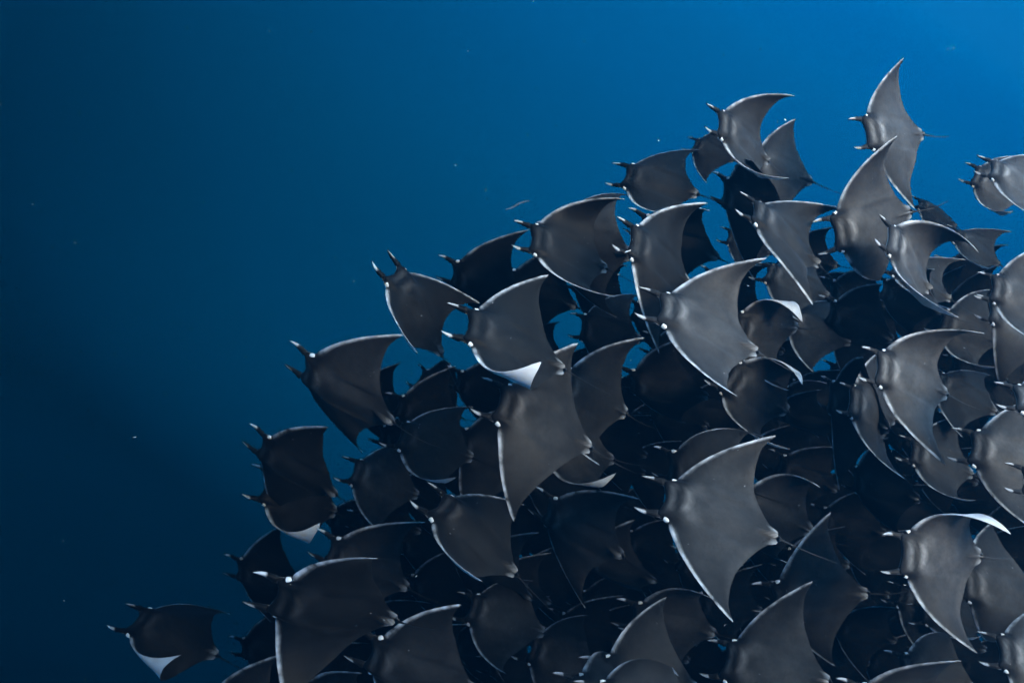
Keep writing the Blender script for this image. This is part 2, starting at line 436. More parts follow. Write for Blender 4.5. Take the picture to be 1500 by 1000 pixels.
# location, rotation (quaternion), size in metres, right wing and left wing (root angle, tip curl, twist, sweep)
RAYS = [  # then brightness factor: light falloff painted on main rays, random skin tone elsewhere
    ((-0.580, 4.077, -2.736, -0.029, -0.058, -0.823, 0.564, 1.101, -0.194, -0.250, 0.008, 0.015, -0.151, -0.185, 0.003, 0.013), 1.1, "charcoal devil ray at the school's outer edge, square raised wing against open water"),
    ((-0.570, 4.664, -2.385, -0.000, 0.230, -0.054, 0.972, 1.071, 0.186, 0.335, -0.011, 0.057, 0.325, 0.543, 0.005, -0.019), 0.42, 'devil ray pointing its nose upward at the school edge, thin white rim below'),
    ((-0.385, 5.709, -2.425, -0.122, -0.103, -0.818, 0.552, 1.050, -0.152, -0.207, 0.003, 0.057, -0.278, -0.385, 0.000, -0.001), 0.78, 'near-black devil ray wedged just behind the nose-up ray'),
    ((-0.051, 5.760, -2.256, 0.109, 0.083, 0.819, -0.557, 0.978, -0.060, -0.053, 0.006, 0.031, -0.213, -0.295, 0.007, -0.026), 0.79, 'shadowed devil ray behind the one with white folded wingtip, only head clear'),
    ((0.013, 4.090, -1.927, 0.177, 0.002, 0.135, -0.975, 1.079, 0.184, 0.284, -0.029, -0.042, 0.019, 2.426, 0.125, -0.115), 0.3, 'broad devil ray with lower wingtip folded over, showing a bright white triangle'),
    ((-0.052, 5.096, -1.689, -0.234, 0.003, -0.213, 0.949, 1.010, 0.656, 1.205, -0.004, 0.072, 0.492, 0.715, -0.005, 0.040), 0.35, 'dark devil ray with long swept upper wing edge and pale lower wing band'),
    ((0.033, 5.604, -1.739, -0.101, -0.260, -0.685, 0.674, 1.074, -0.682, -1.152, 0.000, -0.012, -0.326, -0.446, 0.000, 0.042), 1.05, 'dim devil ray inside the school, behind the one with long swept wing'),
    ((0.171, 6.000, -1.222, -0.061, -0.180, -0.331, 0.924, 0.954, -0.194, -0.245, 0.001, 0.059, 0.457, 0.760, -0.006, 0.004), 0.3, 'near-black devil ray against open blue water, arched wing and both horns forward'),
    ((0.395, 4.855, -1.333, -0.234, 0.144, -0.262, 0.925, 0.980, 0.297, 0.509, -0.009, 0.026, -0.179, -0.113, -0.002, 0.043), 0.38, 'dark devil ray above the large well-lit one, wing hanging behind its horns'),
    ((0.472, 5.681, -1.379, -0.081, -0.138, -0.851, 0.501, 1.013, 0.287, 0.519, -0.003, 0.025, -0.051, -0.027, 0.000, 0.007), 1.02, 'black devil ray showing only jagged fin edges behind a hanging-winged dark one'),
    ((0.522, 9.522, -1.347, 0.003, 0.147, 0.376, -0.915, 0.844, -0.042, -0.013, 0.001, -0.038, 0.099, 0.194, 0.000, -0.032), 1.01, 'small distant bluish devil ray half hidden behind the scythe-winged one'),
    ((0.443, 6.056, -0.688, -0.261, 0.120, -0.274, 0.918, 0.972, 0.553, 1.006, -0.014, 0.044, 0.312, 1.573, -0.073, 0.011), 1.1, 'devil ray high on the school with scythe-shaped wing against open blue'),
    ((0.865, 6.923, -0.797, 0.186, 0.046, 0.394, -0.899, 0.950, -0.043, -0.018, 0.006, -0.076, 0.118, 0.303, 0.000, -0.069), 1.5, 'grey devil ray showing a single triangular wing behind the scythe-winged one'),
    ((0.779, 6.176, -0.993, -0.026, 0.300, 0.822, -0.484, 1.045, 0.415, 0.542, 0.003, -0.085, 0.113, 0.211, 0.001, -0.001), 0.93, 'shadowed devil ray beneath the scythe-winged one, pale line down its wing'),
    ((1.342, 9.029, -1.802, 0.094, 0.078, 0.337, -0.934, 0.882, -0.009, 0.034, 0.000, -0.074, 0.236, 0.477, 0.000, -0.082), 1.08, 'tiny dark devil ray seen through the gap beside a shadowed one'),
    ((0.943, 5.430, -0.916, -0.081, 0.057, -0.175, 0.980, 1.017, 0.215, 0.708, 0.013, 0.165, 0.586, -0.805, -0.490, 0.074), 0.75, 'grey devil ray with long drooping upper wingtip and bright lower wing edge'),
    ((0.757, 4.382, -1.345, 0.116, 0.054, 0.170, -0.977, 1.072, 0.551, 0.589, -0.005, 0.040, 0.209, 0.400, -0.001, -0.034), 1.25, 'large well-lit grey devil ray in mid school, smoky marks behind its head'),
    ((1.264, 5.637, -1.492, 0.348, -0.047, 0.595, -0.723, 0.927, 0.587, 2.553, -0.051, -0.065, 0.412, 1.112, 0.000, -0.021), 0.99, 'devil ray behind the large well-lit one, wing rolled into a white crescent'),
    ((1.468, 5.499, -1.837, 0.127, -0.105, 0.570, -0.805, 1.005, 0.707, 1.853, 0.222, -0.087, 1.032, 1.305, -0.014, 0.071), 0.95, 'devil ray under the large well-lit one with narrow white blade-like wing edge'),
    ((1.044, 5.708, -2.259, 0.176, 0.220, 0.816, -0.505, 1.042, 0.074, 0.154, 0.000, -0.056, -0.260, -0.378, 0.000, -0.054), 0.87, 'black devil ray filling the shade below the large well-lit one'),
    ((0.382, 4.199, -2.250, 0.134, -0.007, 0.230, -0.964, 1.099, 0.179, 0.201, -0.009, -0.097, -0.404, -0.310, 0.003, -0.090), 0.75, 'big charcoal devil ray with one wing hanging down to a long point'),
    ((0.608, 5.078, -2.362, -0.185, 0.085, -0.435, 0.877, 0.992, 0.165, 0.260, 0.002, 0.020, 0.405, 0.923, 0.000, -0.054), 0.6, 'brown-grey devil ray partly covered by the big charcoal one, raised wing pale-edged'),
    ((-0.019, 4.974, -3.278, -0.134, -0.094, -0.235, 0.958, 0.969, -0.264, -0.291, -0.040, 0.063, 0.082, 2.151, -0.149, 0.040), 0.4, "dark devil ray with lower wingtip curled up, beside the square-winged one's tail"),
    ((0.342, 5.202, -3.215, 0.058, 0.198, 0.669, -0.714, 1.030, 0.292, 0.547, 0.000, 0.009, 0.789, 1.293, 0.006, -0.075), 0.89, 'black devil ray between the big charcoal one and a curled-tip dark one'),
    ((-0.222, 5.832, -3.624, 0.223, -0.039, 0.732, -0.643, 0.951, -0.048, -0.024, 0.000, -0.024, -0.130, -0.145, 0.000, -0.055), 0.92, 'dim devil ray inside the school, behind the square-winged one at the outer edge'),
    ((-0.261, 6.366, -3.765, 0.160, -0.247, -0.534, 0.793, 0.949, 0.602, 1.218, 0.000, 0.034, 0.908, 2.242, 0.000, -0.060), 1.15, 'dim devil ray inside the school, just below the nose-up one'),
    ((-0.632, 4.414, -3.636, -0.018, -0.002, -0.801, 0.599, 1.069, 0.009, 0.057, 0.003, -0.083, 0.026, 0.097, -0.001, -0.134), 0.6, 'dark devil ray directly below the charcoal outer-edge one, wing hanging straight down'),
    ((-0.549, 4.695, -4.064, 0.255, -0.153, 0.234, -0.926, 1.085, -0.396, -0.652, 0.000, 0.033, 0.188, 3.064, 0.172, -0.092), 0.4, 'shadowed devil ray tucked beneath a dark one, its pale wingtip folded up'),
    ((0.082, 4.254, -3.811, 0.083, 0.041, 0.703, -0.705, 1.030, 0.009, 0.070, -0.002, 0.068, -0.074, -0.074, 0.010, 0.056), 0.86, 'dark devil ray with white-spotted horns above the large broad-backed dark one'),
    ((-0.447, 4.960, -5.058, 0.182, 0.077, 0.721, -0.664, 0.993, -0.078, -0.054, 0.000, -0.082, -0.033, -0.002, 0.000, -0.106), 0.76, 'black devil ray at the lower fringe of the school, horns unlit'),
    ((0.043, 3.093, -3.080, -0.194, 0.067, -0.708, 0.676, 1.084, 0.223, 0.414, 0.009, -0.078, 0.732, 0.310, -0.004, -0.197), 0.28, 'large broad-backed dark devil ray low in the school, wing reaching downward'),
    ((0.577, 3.318, -3.303, 0.128, 0.066, 0.707, -0.692, 1.049, 0.045, 0.137, -0.009, -0.062, 0.133, 0.239, 0.006, -0.042), 0.7, 'bluish-grey devil ray with one tall pointed wing, beside the large broad-backed one'),
    ((0.011, 3.706, -4.843, 0.117, 0.068, 0.683, -0.718, 1.018, -0.142, -0.146, 0.000, -0.051, 0.073, 0.176, 0.000, -0.075), 0.98, 'dim devil ray below the large broad-backed dark one, only its wing edge lit'),
    ((0.445, 4.177, -4.843, 0.092, 0.065, 0.729, -0.676, 0.985, 0.110, 0.219, 0.000, -0.029, 0.174, 0.314, 0.000, -0.062), 1.2, 'dim devil ray inside the school, ahead of the bluish-grey tall-winged one'),
    ((-0.610, 3.701, -4.620, 0.042, 0.112, 0.010, -0.993, 1.017, -0.315, -0.414, -0.024, 0.024, -0.028, 2.485, 0.985, 0.029), 0.35, 'lone dark devil ray trailing below the school, one white wingtip curled upward'),
    ((0.454, 4.006, -2.966, 0.050, 0.016, -0.050, 0.997, 1.089, -0.055, -0.032, -0.003, -0.031, 0.415, 0.677, 0.001, -0.002), 0.5, 'rounded dark devil ray with clear white horn marks, shaped like a shield'),
    ((1.034, 4.707, -2.962, 0.014, 0.173, 0.759, -0.627, 1.045, 0.106, 0.244, -0.001, 0.101, 0.067, 0.141, -0.002, 0.073), 1.2, 'dark devil ray whose long wing hangs to a fine point beside the shield-shaped one'),
    ((0.823, 5.454, -2.955, 0.247, 0.074, 0.273, -0.927, 1.000, -0.368, -0.555, 0.000, 0.017, 0.389, 2.405, 0.021, 0.030), 1.11, 'dim devil ray inside the school, behind the big charcoal one'),
    ((0.889, 4.997, -3.848, 0.045, 0.262, 0.791, -0.550, 0.983, -0.331, -0.524, 0.000, 0.051, -0.435, 0.196, 0.000, 0.030), 1.08, 'dim devil ray inside the school, just below the shield-shaped one'),
    ((1.157, 5.547, -4.248, 0.115, 0.195, 0.799, -0.557, 0.950, -0.186, -0.264, 0.000, 0.077, -0.368, 0.098, 0.000, 0.046), 1.16, 'dim devil ray inside the school, just below the shield-shaped one'),
    ((1.314, 3.910, -1.944, -0.043, -0.156, -0.163, 0.973, 1.101, 0.300, 0.430, -0.004, 0.040, -0.006, 0.048, -0.005, -0.010), 1.05, 'largest grey-brown devil ray, both wings fully spread with long lit leading edges'),
    ((1.960, 5.091, -2.285, -0.080, -0.102, -0.620, 0.774, 0.912, 0.097, 1.705, -0.131, 0.005, -0.493, -1.063, 0.000, 0.193), 1.11, 'devil ray just behind the largest one, white blade of wing beyond its tail'),
    ((1.442, 4.919, -2.266, -0.088, -0.302, -0.721, 0.617, 1.015, -0.939, -1.392, 0.020, 0.079, -0.126, -0.155, 0.000, -0.014), 0.91, 'dark devil ray just above the largest one, curved wing edge faintly lit'),
    ((1.525, 5.259, -3.385, 0.154, 0.259, 0.807, -0.507, 0.998, -0.186, -0.211, 0.000, -0.018, -0.487, -0.096, 0.000, -0.023), 1.19, 'dim devil ray inside the school, just below the fine-pointed dark one'),
    ((1.863, 4.744, -3.161, 0.189, 0.113, 0.688, -0.691, 1.011, 0.210, 1.085, -0.176, 0.009, -0.010, 0.037, 0.000, 0.040), 1.18, 'dark devil ray below the largest one, arched wing edge lit blue'),
    ((1.650, 3.827, -2.951, 0.198, 0.129, 0.299, -0.924, 1.045, -0.224, -0.287, -0.007, -0.011, -0.641, -1.074, 0.000, 0.001), 0.82, 'grey devil ray with tall pointed wing rising behind a brown hunched one'),
    ((1.524, 3.332, -2.721, -0.069, -0.284, -0.269, 0.918, 0.984, -0.393, -1.697, 0.164, -0.013, 0.404, 0.705, 0.000, -0.024), 1.09, 'brown devil ray with rounded hunched wing edged in white, low in the school'),
    ((1.542, 3.638, -3.037, 0.180, 0.052, 0.290, -0.938, 1.021, -0.749, -1.050, 0.000, -0.033, -0.658, -1.147, 0.000, 0.016), 1.07, 'dim devil ray beside the brown hunched one, only a pale wing edge showing'),
    ((2.038, 3.825, -2.418, -0.021, 0.361, 0.255, -0.897, 0.982, 0.265, 0.254, -0.000, -0.001, 0.218, 0.348, 0.002, -0.079), 0.96, 'slate devil ray with curved pointed wing raised and pale smoky shoulders'),
    ((2.319, 4.653, -2.344, -0.298, -0.203, -0.660, 0.659, 1.016, -0.270, -0.321, -0.003, -0.030, 0.026, 0.085, 0.000, -0.056), 0.99, 'broad dark diamond-shaped devil ray behind the slate one'),
    ((2.550, 5.594, -1.880, -0.029, -0.434, -0.707, 0.557, 0.870, 0.177, 0.279, -0.005, -0.063, -0.276, -0.495, 0.006, -0.070), 0.97, 'dim devil ray with white horn spot below the bright blade-winged one'),
    ((1.937, 5.008, -1.077, 0.199, -0.000, 0.357, -0.913, 0.955, 0.803, 0.971, -0.004, 0.076, 0.475, -0.242, -0.378, 0.051), 1.85, 'bright grey devil ray with blade-thin straight upper wing and long tapering lower wing'),
    ((2.109, 5.555, -1.492, 0.273, -0.106, 0.358, -0.887, 0.918, -0.152, -0.263, 0.007, 0.026, 0.381, 0.478, -0.009, 0.032), 1.3, 'devil ray tucked under the bright blade-winged one, wing sweeping down behind it'),
    ((2.107, 5.730, -1.602, -0.123, 0.499, 0.695, -0.503, 1.058, 0.265, 0.652, 0.010, 0.046, 0.504, 0.279, -0.010, 0.002), 1.12, 'dark devil ray just ahead of the one tucked under the blade-winged ray'),
    ((1.593, 5.417, -0.620, -0.167, 0.179, -0.274, 0.930, 0.965, 1.030, 1.631, -0.011, 0.061, 0.589, 0.806, 0.000, 0.017), 1.8, 'grey devil ray with both wingtips swept back like a crescent moon'),
    ((2.093, 6.588, -0.815, 0.028, -0.076, -0.229, 0.970, 0.870, 0.094, 0.234, 0.000, 0.135, 0.462, 0.663, 0.000, 0.078), 1.15, 'devil ray overlapped by the crescent-moon one, dark leaf-shaped wing beside its tail'),
    ((2.131, 6.604, -0.952, -0.032, -0.257, -0.831, 0.492, 0.831, 0.211, 0.400, -0.007, -0.006, -0.256, -0.362, 0.000, -0.020), 1.2, 'dark devil ray under the crescent-moon one, pale rim on its lower wing'),
    ((1.996, 6.638, -1.320, -0.000, 0.275, 0.791, -0.547, 0.958, 0.225, 0.390, 0.000, -0.042, 0.114, 0.263, 0.000, -0.058), 0.96, 'dim devil ray inside the school, just above the bright blade-winged one'),
    ((2.759, 7.014, -0.955, -0.134, -0.057, -0.510, 0.848, 0.917, -0.317, -0.558, 0.020, 0.026, 0.639, 1.548, 0.000, 0.019), 1.01, 'dim devil ray behind the bright blade-winged one, pale lower wing stripe'),
    ((2.388, 5.824, -0.439, -0.129, -0.094, -0.389, 0.907, 0.858, 0.130, 0.218, -0.013, -0.005, 0.387, 0.809, 0.000, -0.053), 1.4, 'dark devil ray with strongly rounded shoulders above a blue-grey one'),
    ((2.690, 6.297, -0.626, -0.087, -0.045, -0.289, 0.952, 0.923, 0.124, 0.287, -0.013, 0.038, -0.556, -1.019, -0.002, -0.043), 1.7, 'blue-grey devil ray below the round-shouldered one, wing edge curving inward'),
    ((2.695, 5.043, -1.097, 0.056, 0.206, 0.368, -0.905, 0.974, 0.149, -0.833, 0.218, 0.048, 0.246, 0.454, -0.009, -0.006), 1.75, "large mottled grey devil ray with broad round wing, other rays' horns overlapping it"),
    ((2.405, 4.580, -0.682, -0.050, -0.154, -0.193, 0.968, 0.842, 0.173, 0.413, -0.018, 0.065, -0.309, -0.489, 0.000, -0.053), 1.6, 'devil ray whose horns overlap the upper wing of the large mottled one'),
    ((2.584, 4.314, -0.940, 0.063, 0.147, 0.272, -0.949, 0.751, 0.035, 0.144, -0.005, 0.057, -0.042, -0.030, 0.000, -0.079), 1.6, 'devil ray whose horns overlap the middle of the large mottled one'),
    ((2.399, 4.271, -1.552, 0.296, 0.023, 0.451, -0.841, 0.969, 0.879, 1.724, 0.122, -0.001, 0.289, 0.206, -0.008, 0.017), 2.0, 'brightest grey devil ray with upper wing rolled into a thick white crescent'),
    ((3.205, 4.995, -1.768, -0.185, -0.110, -0.322, 0.922, 0.966, -0.308, -0.338, 0.000, -0.042, -0.686, -1.573, 0.000, 0.063), 1.4, 'dim rounded devil ray close behind the brightest one'),
    ((3.788, 5.997, -2.510, -0.041, -0.326, -0.164, 0.930, 0.833, -0.192, -0.267, 0.000, 0.063, 0.595, 0.946, 0.000, 0.004), 1.16, 'dim devil ray inside the school, just below the brightest one'),
    ((3.186, 4.260, -1.706, -0.065, -0.169, -0.211, 0.961, 0.883, -0.047, -0.016, -0.010, 0.069, -0.367, -0.379, -0.004, -0.046), 2.0, 'pale devil ray with banded head, just below the brightest one'),
    ((2.654, 3.899, -2.232, 0.166, 0.060, 0.648, -0.740, 0.950, 0.310, 0.227, 0.085, -0.037, 0.350, 1.289, 0.000, -0.019), 1.16, 'devil ray with one long white wing edge lying level, low in the school'),
    ((3.176, 4.666, -2.336, 0.108, 0.157, 0.387, -0.902, 0.863, -0.522, -0.950, -0.007, 0.055, -0.446, -0.778, 0.000, 0.003), 0.89, 'dark devil ray behind the level white wing edge, small curved wing rising'),
    ((2.964, 6.188, -1.676, -0.109, -0.080, -0.332, 0.934, 0.919, -0.112, -0.152, 0.000, 0.042, 0.371, 1.460, -0.101, -0.005), 1.18, 'dim devil ray inside the school, behind the dim one with white horn spot'),
    ((1.260, 6.588, -0.136, 0.400, 0.039, 0.366, -0.840, 1.042, 0.236, 0.194, -0.006, -0.015, -0.131, -0.175, -0.001, -0.012), 2.2, 'pale devil ray rising above the school, wing raised like a tall sharp fin'),
    ((1.361, 5.779, -0.608, -0.425, -0.126, -0.508, 0.738, 1.052, 0.261, 0.431, -0.019, 0.026, -0.449, -0.786, 0.000, 0.020), 1.7, 'grey devil ray with broad triangular wing in front of the pale tall-finned one'),
    ((2.161, 6.679, 0.072, 0.018, 0.068, 0.269, -0.961, 0.911, 0.106, 0.267, 0.003, 0.109, 0.239, 0.429, -0.007, -0.005), 2.2, 'pale devil ray swimming in open blue apart from the school'),
    ((2.407, 7.823, -0.024, -0.065, -0.066, -0.436, 0.895, 0.849, -0.181, -0.259, 0.000, 0.043, -0.005, 2.175, 0.010, -0.034), 1.9, 'devil ray close beneath the one that swims apart in open blue'),
    ((2.923, 8.686, -0.551, 0.058, -0.054, -0.283, 0.956, 0.892, 0.057, 0.153, -0.001, 0.097, 0.318, 1.067, 0.000, 0.048), 1.5, 'small hazy devil ray behind the crescent-moon one, leaf-shaped wing held level'),
    ((2.801, 9.976, -0.586, -0.032, 0.057, 0.215, -0.974, 0.864, -0.496, -0.673, 0.000, -0.006, 0.018, 0.080, 0.000, -0.037), 0.89, 'tiny hazy devil ray behind the broad triangular-winged one'),
    ((2.197, 6.626, -2.136, -0.169, -0.300, -0.850, 0.398, 0.932, 0.018, 0.084, 0.000, 0.043, -0.464, -0.044, 0.000, 0.031), 0.84, 'dim devil ray inside the school, behind the one with narrow white blade edge'),
    ((2.216, 6.864, -2.068, -0.162, -0.213, -0.832, 0.487, 0.938, 0.324, 0.548, 0.000, -0.023, -0.073, -0.063, 0.000, -0.033), 0.98, 'dim devil ray inside the school, behind the one with narrow white blade edge'),
    ((1.812, 6.685, -1.547, -0.002, -0.161, -0.291, 0.943, 0.927, -0.230, -0.291, 0.000, -0.050, 0.146, 0.291, 0.000, -0.083), 1.17, 'dim devil ray inside the school, behind the one with white crescent wing'),
    ((1.495, 6.869, -1.399, 0.027, -0.175, -0.253, 0.951, 0.952, -0.277, -0.373, 0.000, 0.009, 0.175, 0.317, 0.000, -0.014), 1.03, 'dim devil ray inside the school, just below the one with drooping upper wingtip'),
    ((2.942, 6.664, -1.292, 0.086, -0.135, -0.278, 0.947, 0.884, -0.242, -0.321, 0.000, 0.004, 0.137, 0.268, 0.000, -0.035), 0.78, 'dim devil ray inside the school, behind the bright blade-winged one'),
    ((1.040, 4.707, -3.885, 0.065, 0.160, 0.176, -0.969, 0.993, -0.333, -0.467, 0.000, -0.025, 0.342, 0.593, 0.000, -0.042), 1.12, 'dim devil ray inside the school, just below the shield-shaped one'),
    ((1.612, 5.031, -4.141, -0.045, -0.171, -0.207, 0.962, 0.971, -0.250, -0.335, 0.000, -0.044, 0.365, 0.641, 0.000, -0.063), 1.08, 'dim devil ray inside the school, ahead of the grey tall-pointed one'),
    ((-0.161, 5.310, -4.016, 0.128, 0.062, 0.213, -0.967, 0.973, -0.254, -0.338, 0.000, -0.037, 0.280, 0.501, 0.000, -0.038), 1.16, 'dim devil ray inside the school, behind the dark one with straight hanging wing'),
    ((3.686, 6.127, -2.617, 0.078, -0.249, -0.276, 0.925, 0.869, -0.289, -0.398, 0.000, -0.012, 0.136, 0.267, 0.000, -0.074), 0.84, 'dim devil ray inside the school, just below the brightest one'),
    ((0.954, 6.096, -3.651, -0.162, -0.090, -0.747, 0.638, 0.994, 0.198, 0.363, 0.000, 0.049, 0.121, 0.233, 0.000, 0.042), 1.09, 'dim devil ray inside the school, just above the fine-pointed dark one'),
    ((1.505, 6.475, -3.900, 0.121, 0.069, 0.747, -0.650, 0.968, 0.154, 0.292, 0.000, 0.019, 0.117, 0.224, 0.000, 0.003), 0.78, 'dim devil ray inside the school, behind the fine-pointed dark one'),
    ((0.791, 6.095, -4.592, -0.085, -0.078, -0.721, 0.683, 1.017, 0.051, 0.133, 0.000, 0.037, 0.127, 0.236, 0.000, 0.021), 1.04, 'dim devil ray inside the school, just below the shield-shaped one'),
    ((1.433, 6.296, -4.563, 0.208, 0.108, 0.725, -0.647, 0.992, 0.043, 0.118, 0.000, 0.033, 0.020, 0.082, 0.000, 0.011), 0.87, 'dim devil ray inside the school, just below the fine-pointed dark one'),
    ((1.928, 6.075, -4.603, 0.140, 0.126, 0.706, -0.682, 1.016, 0.040, 0.112, 0.000, 0.059, 0.140, 0.262, 0.000, 0.053), 0.85, 'dim devil ray inside the school, ahead of the grey tall-pointed one'),
    ((1.374, 5.887, -4.892, 0.092, 0.057, 0.718, -0.687, 1.026, 0.035, 0.104, 0.000, 0.033, 0.131, 0.247, 0.000, 0.015), 1.14, 'dim devil ray inside the school, just below the shield-shaped one'),
    ((0.718, 5.940, -5.045, 0.220, 0.110, 0.722, -0.646, 1.022, -0.032, 0.002, 0.000, 0.025, -0.056, -0.036, 0.000, 0.001), 0.8, 'dim devil ray inside the school, just below the shield-shaped one'),
    ((1.971, 6.451, -3.817, 0.076, 0.161, 0.738, -0.651, 0.946, 0.085, 0.187, 0.000, 0.011, 0.101, 0.201, 0.000, 0.000), 0.99, 'dim devil ray inside the school, behind the fine-pointed dark one'),
    ((2.288, 6.070, -3.463, 0.074, 0.114, 0.781, -0.610, 0.917, 0.158, 0.296, 0.000, 0.018, 0.036, 0.107, 0.000, 0.017), 1.13, 'dim devil ray inside the school, just below the largest grey-brown one'),
    ((2.573, 6.010, -3.568, 0.231, 0.127, 0.718, -0.644, 0.978, 0.011, 0.063, 0.000, 0.055, 0.010, 0.069, 0.000, 0.041), 0.86, 'dim devil ray inside the school, just above the slate one'),
    ((2.436, 6.013, -4.293, 0.146, 0.089, 0.732, -0.659, 0.987, 0.082, 0.169, 0.000, 0.046, 0.117, 0.241, 0.000, 0.040), 0.84, 'dim devil ray inside the school, just above the grey tall-pointed one'),
    ((2.677, 6.635, -3.203, 0.059, 0.218, 0.783, -0.579, 0.949, 0.064, 0.153, 0.000, 0.019, -0.076, -0.068, 0.000, 0.016), 1.15, 'dim devil ray inside the school, behind the largest grey-brown one'),
    ((3.040, 6.544, -3.052, 0.228, 0.192, 0.725, -0.621, 0.959, 0.145, 0.271, 0.000, 0.042, 0.115, 0.235, 0.000, 0.046), 0.94, 'dim devil ray inside the school, just above the dark diamond-shaped one'),
    ((3.136, 6.258, -3.250, 0.121, 0.177, 0.751, -0.625, 0.943, 0.048, 0.124, 0.000, 0.024, 0.014, 0.075, 0.000, 0.023), 1.07, 'dim devil ray inside the school, ahead of the dark diamond-shaped one'),
    ((3.729, 6.508, -3.289, 0.150, 0.169, 0.744, -0.629, 0.924, 0.189, 0.339, 0.000, 0.024, 0.166, 0.317, 0.000, 0.039), 0.76, 'dim devil ray inside the school, behind the dark diamond-shaped one'),
    ((3.429, 6.654, -2.768, -0.093, -0.181, -0.766, 0.610, 0.896, 0.051, 0.131, 0.000, 0.007, -0.030, 0.004, 0.000, 0.013), 0.91, 'dim devil ray inside the school, behind the dark diamond-shaped one'),
    ((3.000, 6.509, -2.592, 0.142, 0.257, 0.753, -0.589, 0.933, 0.071, 0.165, 0.000, 0.043, 0.000, 0.051, 0.000, 0.045), 0.83, 'dim devil ray inside the school, ahead of the dim one with white horn spot'),
    ((3.596, 7.312, -2.525, -0.143, -0.164, -0.754, 0.620, 0.944, 0.210, 0.377, 0.000, 0.020, 0.148, 0.288, 0.000, 0.029), 1.05, 'dim devil ray inside the school, just below the dim one with white horn spot'),
    ((3.533, 7.138, -2.005, -0.170, -0.204, -0.772, 0.577, 0.898, 0.162, 0.299, 0.000, 0.026, 0.013, 0.075, 0.000, 0.037), 0.79, 'dim devil ray inside the school, behind the dim one with white horn spot'),
    ((2.457, 6.472, -2.468, -0.057, -0.194, -0.785, 0.586, 0.910, 0.076, 0.170, 0.000, 0.069, -0.063, -0.049, 0.000, 0.067), 1.18, 'dim devil ray inside the school, ahead of the dim one with white horn spot'),
    ((2.358, 7.007, -2.713, 0.187, 0.163, 0.763, -0.597, 0.990, 0.097, 0.200, 0.000, 0.038, -0.031, 0.002, 0.000, 0.027), 0.76, 'dim devil ray inside the school, behind the faintly edged dark one'),
    ((1.733, 7.042, -2.738, -0.098, -0.217, -0.750, 0.617, 0.975, 0.107, 0.232, 0.000, 0.027, 0.049, 0.123, 0.000, 0.026), 1.08, 'dim devil ray inside the school, ahead of the one with narrow white blade edge'),
    ((1.503, 6.961, -2.907, 0.121, 0.176, 0.783, -0.584, 0.960, 0.169, 0.327, 0.000, 0.032, -0.013, 0.031, 0.000, 0.024), 0.76, 'dim devil ray inside the school, just above the faintly edged dark one'),
    ((1.121, 6.252, -3.119, 0.131, 0.107, 0.784, -0.597, 0.956, 0.119, 0.238, 0.000, 0.066, -0.050, -0.028, 0.000, 0.052), 0.87, 'dim devil ray inside the school, just below the brown-grey pale-edged one'),
    ((3.051, 7.516, -1.936, -0.049, -0.229, -0.805, 0.545, 0.953, 0.051, 0.134, 0.000, 0.065, -0.177, -0.228, 0.000, 0.058), 1.12, 'dim devil ray inside the school, just below the bright blade-winged one'),
    ((4.230, 6.409, -2.875, -0.232, -0.141, -0.716, 0.643, 0.902, 0.030, 0.092, 0.000, 0.021, 0.042, 0.128, 0.000, 0.034), 0.82, 'dim devil ray inside the school, just below the brightest one'),
    ((4.473, 7.278, -2.289, 0.167, 0.257, 0.760, -0.572, 0.919, 0.098, 0.204, 0.000, 0.014, -0.012, 0.033, 0.000, 0.022), 0.83, 'dim devil ray inside the school, behind the brightest one'),
    ((1.581, 7.055, -2.036, 0.142, 0.167, 0.797, -0.562, 0.959, 0.182, 0.344, 0.000, 0.053, -0.062, -0.047, 0.000, 0.048), 1.06, 'dim devil ray inside the school, ahead of the one with white crescent wing'),
    ((1.158, 6.840, -2.409, 0.086, 0.176, 0.796, -0.573, 0.950, 0.087, 0.200, 0.000, 0.054, -0.122, -0.137, 0.000, 0.040), 0.92, 'dim devil ray inside the school, ahead of the large well-lit one'),
    ((0.558, 6.427, -2.458, -0.077, -0.296, -0.656, 0.690, 0.950, -0.698, -1.119, 0.000, 0.013, -0.319, -0.494, 0.000, -0.003), 0.77, 'dim devil ray inside the school, just above the brown-grey pale-edged one'),
    ((2.123, 7.618, -1.338, 0.085, 0.255, 0.829, -0.491, 0.937, 0.206, 0.390, 0.000, 0.026, -0.161, -0.198, 0.000, 0.025), 1.2, 'dim devil ray inside the school, ahead of the crescent-moon one'),
    ((2.565, 6.744, -2.019, -0.074, -0.186, -0.798, 0.568, 0.903, 0.247, 0.438, 0.000, 0.049, 0.039, 0.115, 0.000, 0.064), 0.82, 'dim devil ray inside the school, just above the dim one with white horn spot'),
    ((0.049, 5.904, -3.211, 0.137, 0.052, 0.789, -0.596, 0.962, 0.089, 0.195, 0.000, 0.067, -0.111, -0.122, 0.000, 0.041), 0.77, 'dim devil ray inside the school, just below the one with white folded wingtip'),
    ((0.058, 5.814, -4.722, 0.220, -0.000, 0.739, -0.636, 0.973, 0.080, 0.173, 0.000, 0.046, -0.017, 0.025, 0.000, 0.016), 0.9, 'dim devil ray inside the school, just above the dark one with white-spotted horns'),
    ((0.985, 5.632, -5.356, 0.111, 0.052, 0.733, -0.668, 0.982, 0.004, 0.056, 0.000, 0.052, 0.041, 0.114, 0.000, 0.033), 1.03, 'dim devil ray inside the school, just above the bluish-grey tall-winged one'),
    ((0.245, 8.488, -3.859, -0.200, -0.060, -0.769, 0.604, 0.976, 0.151, 0.291, 0.000, 0.050, -0.032, 0.001, 0.000, 0.025), 1.08, 'dim devil ray inside the school, behind the one with white folded wingtip'),
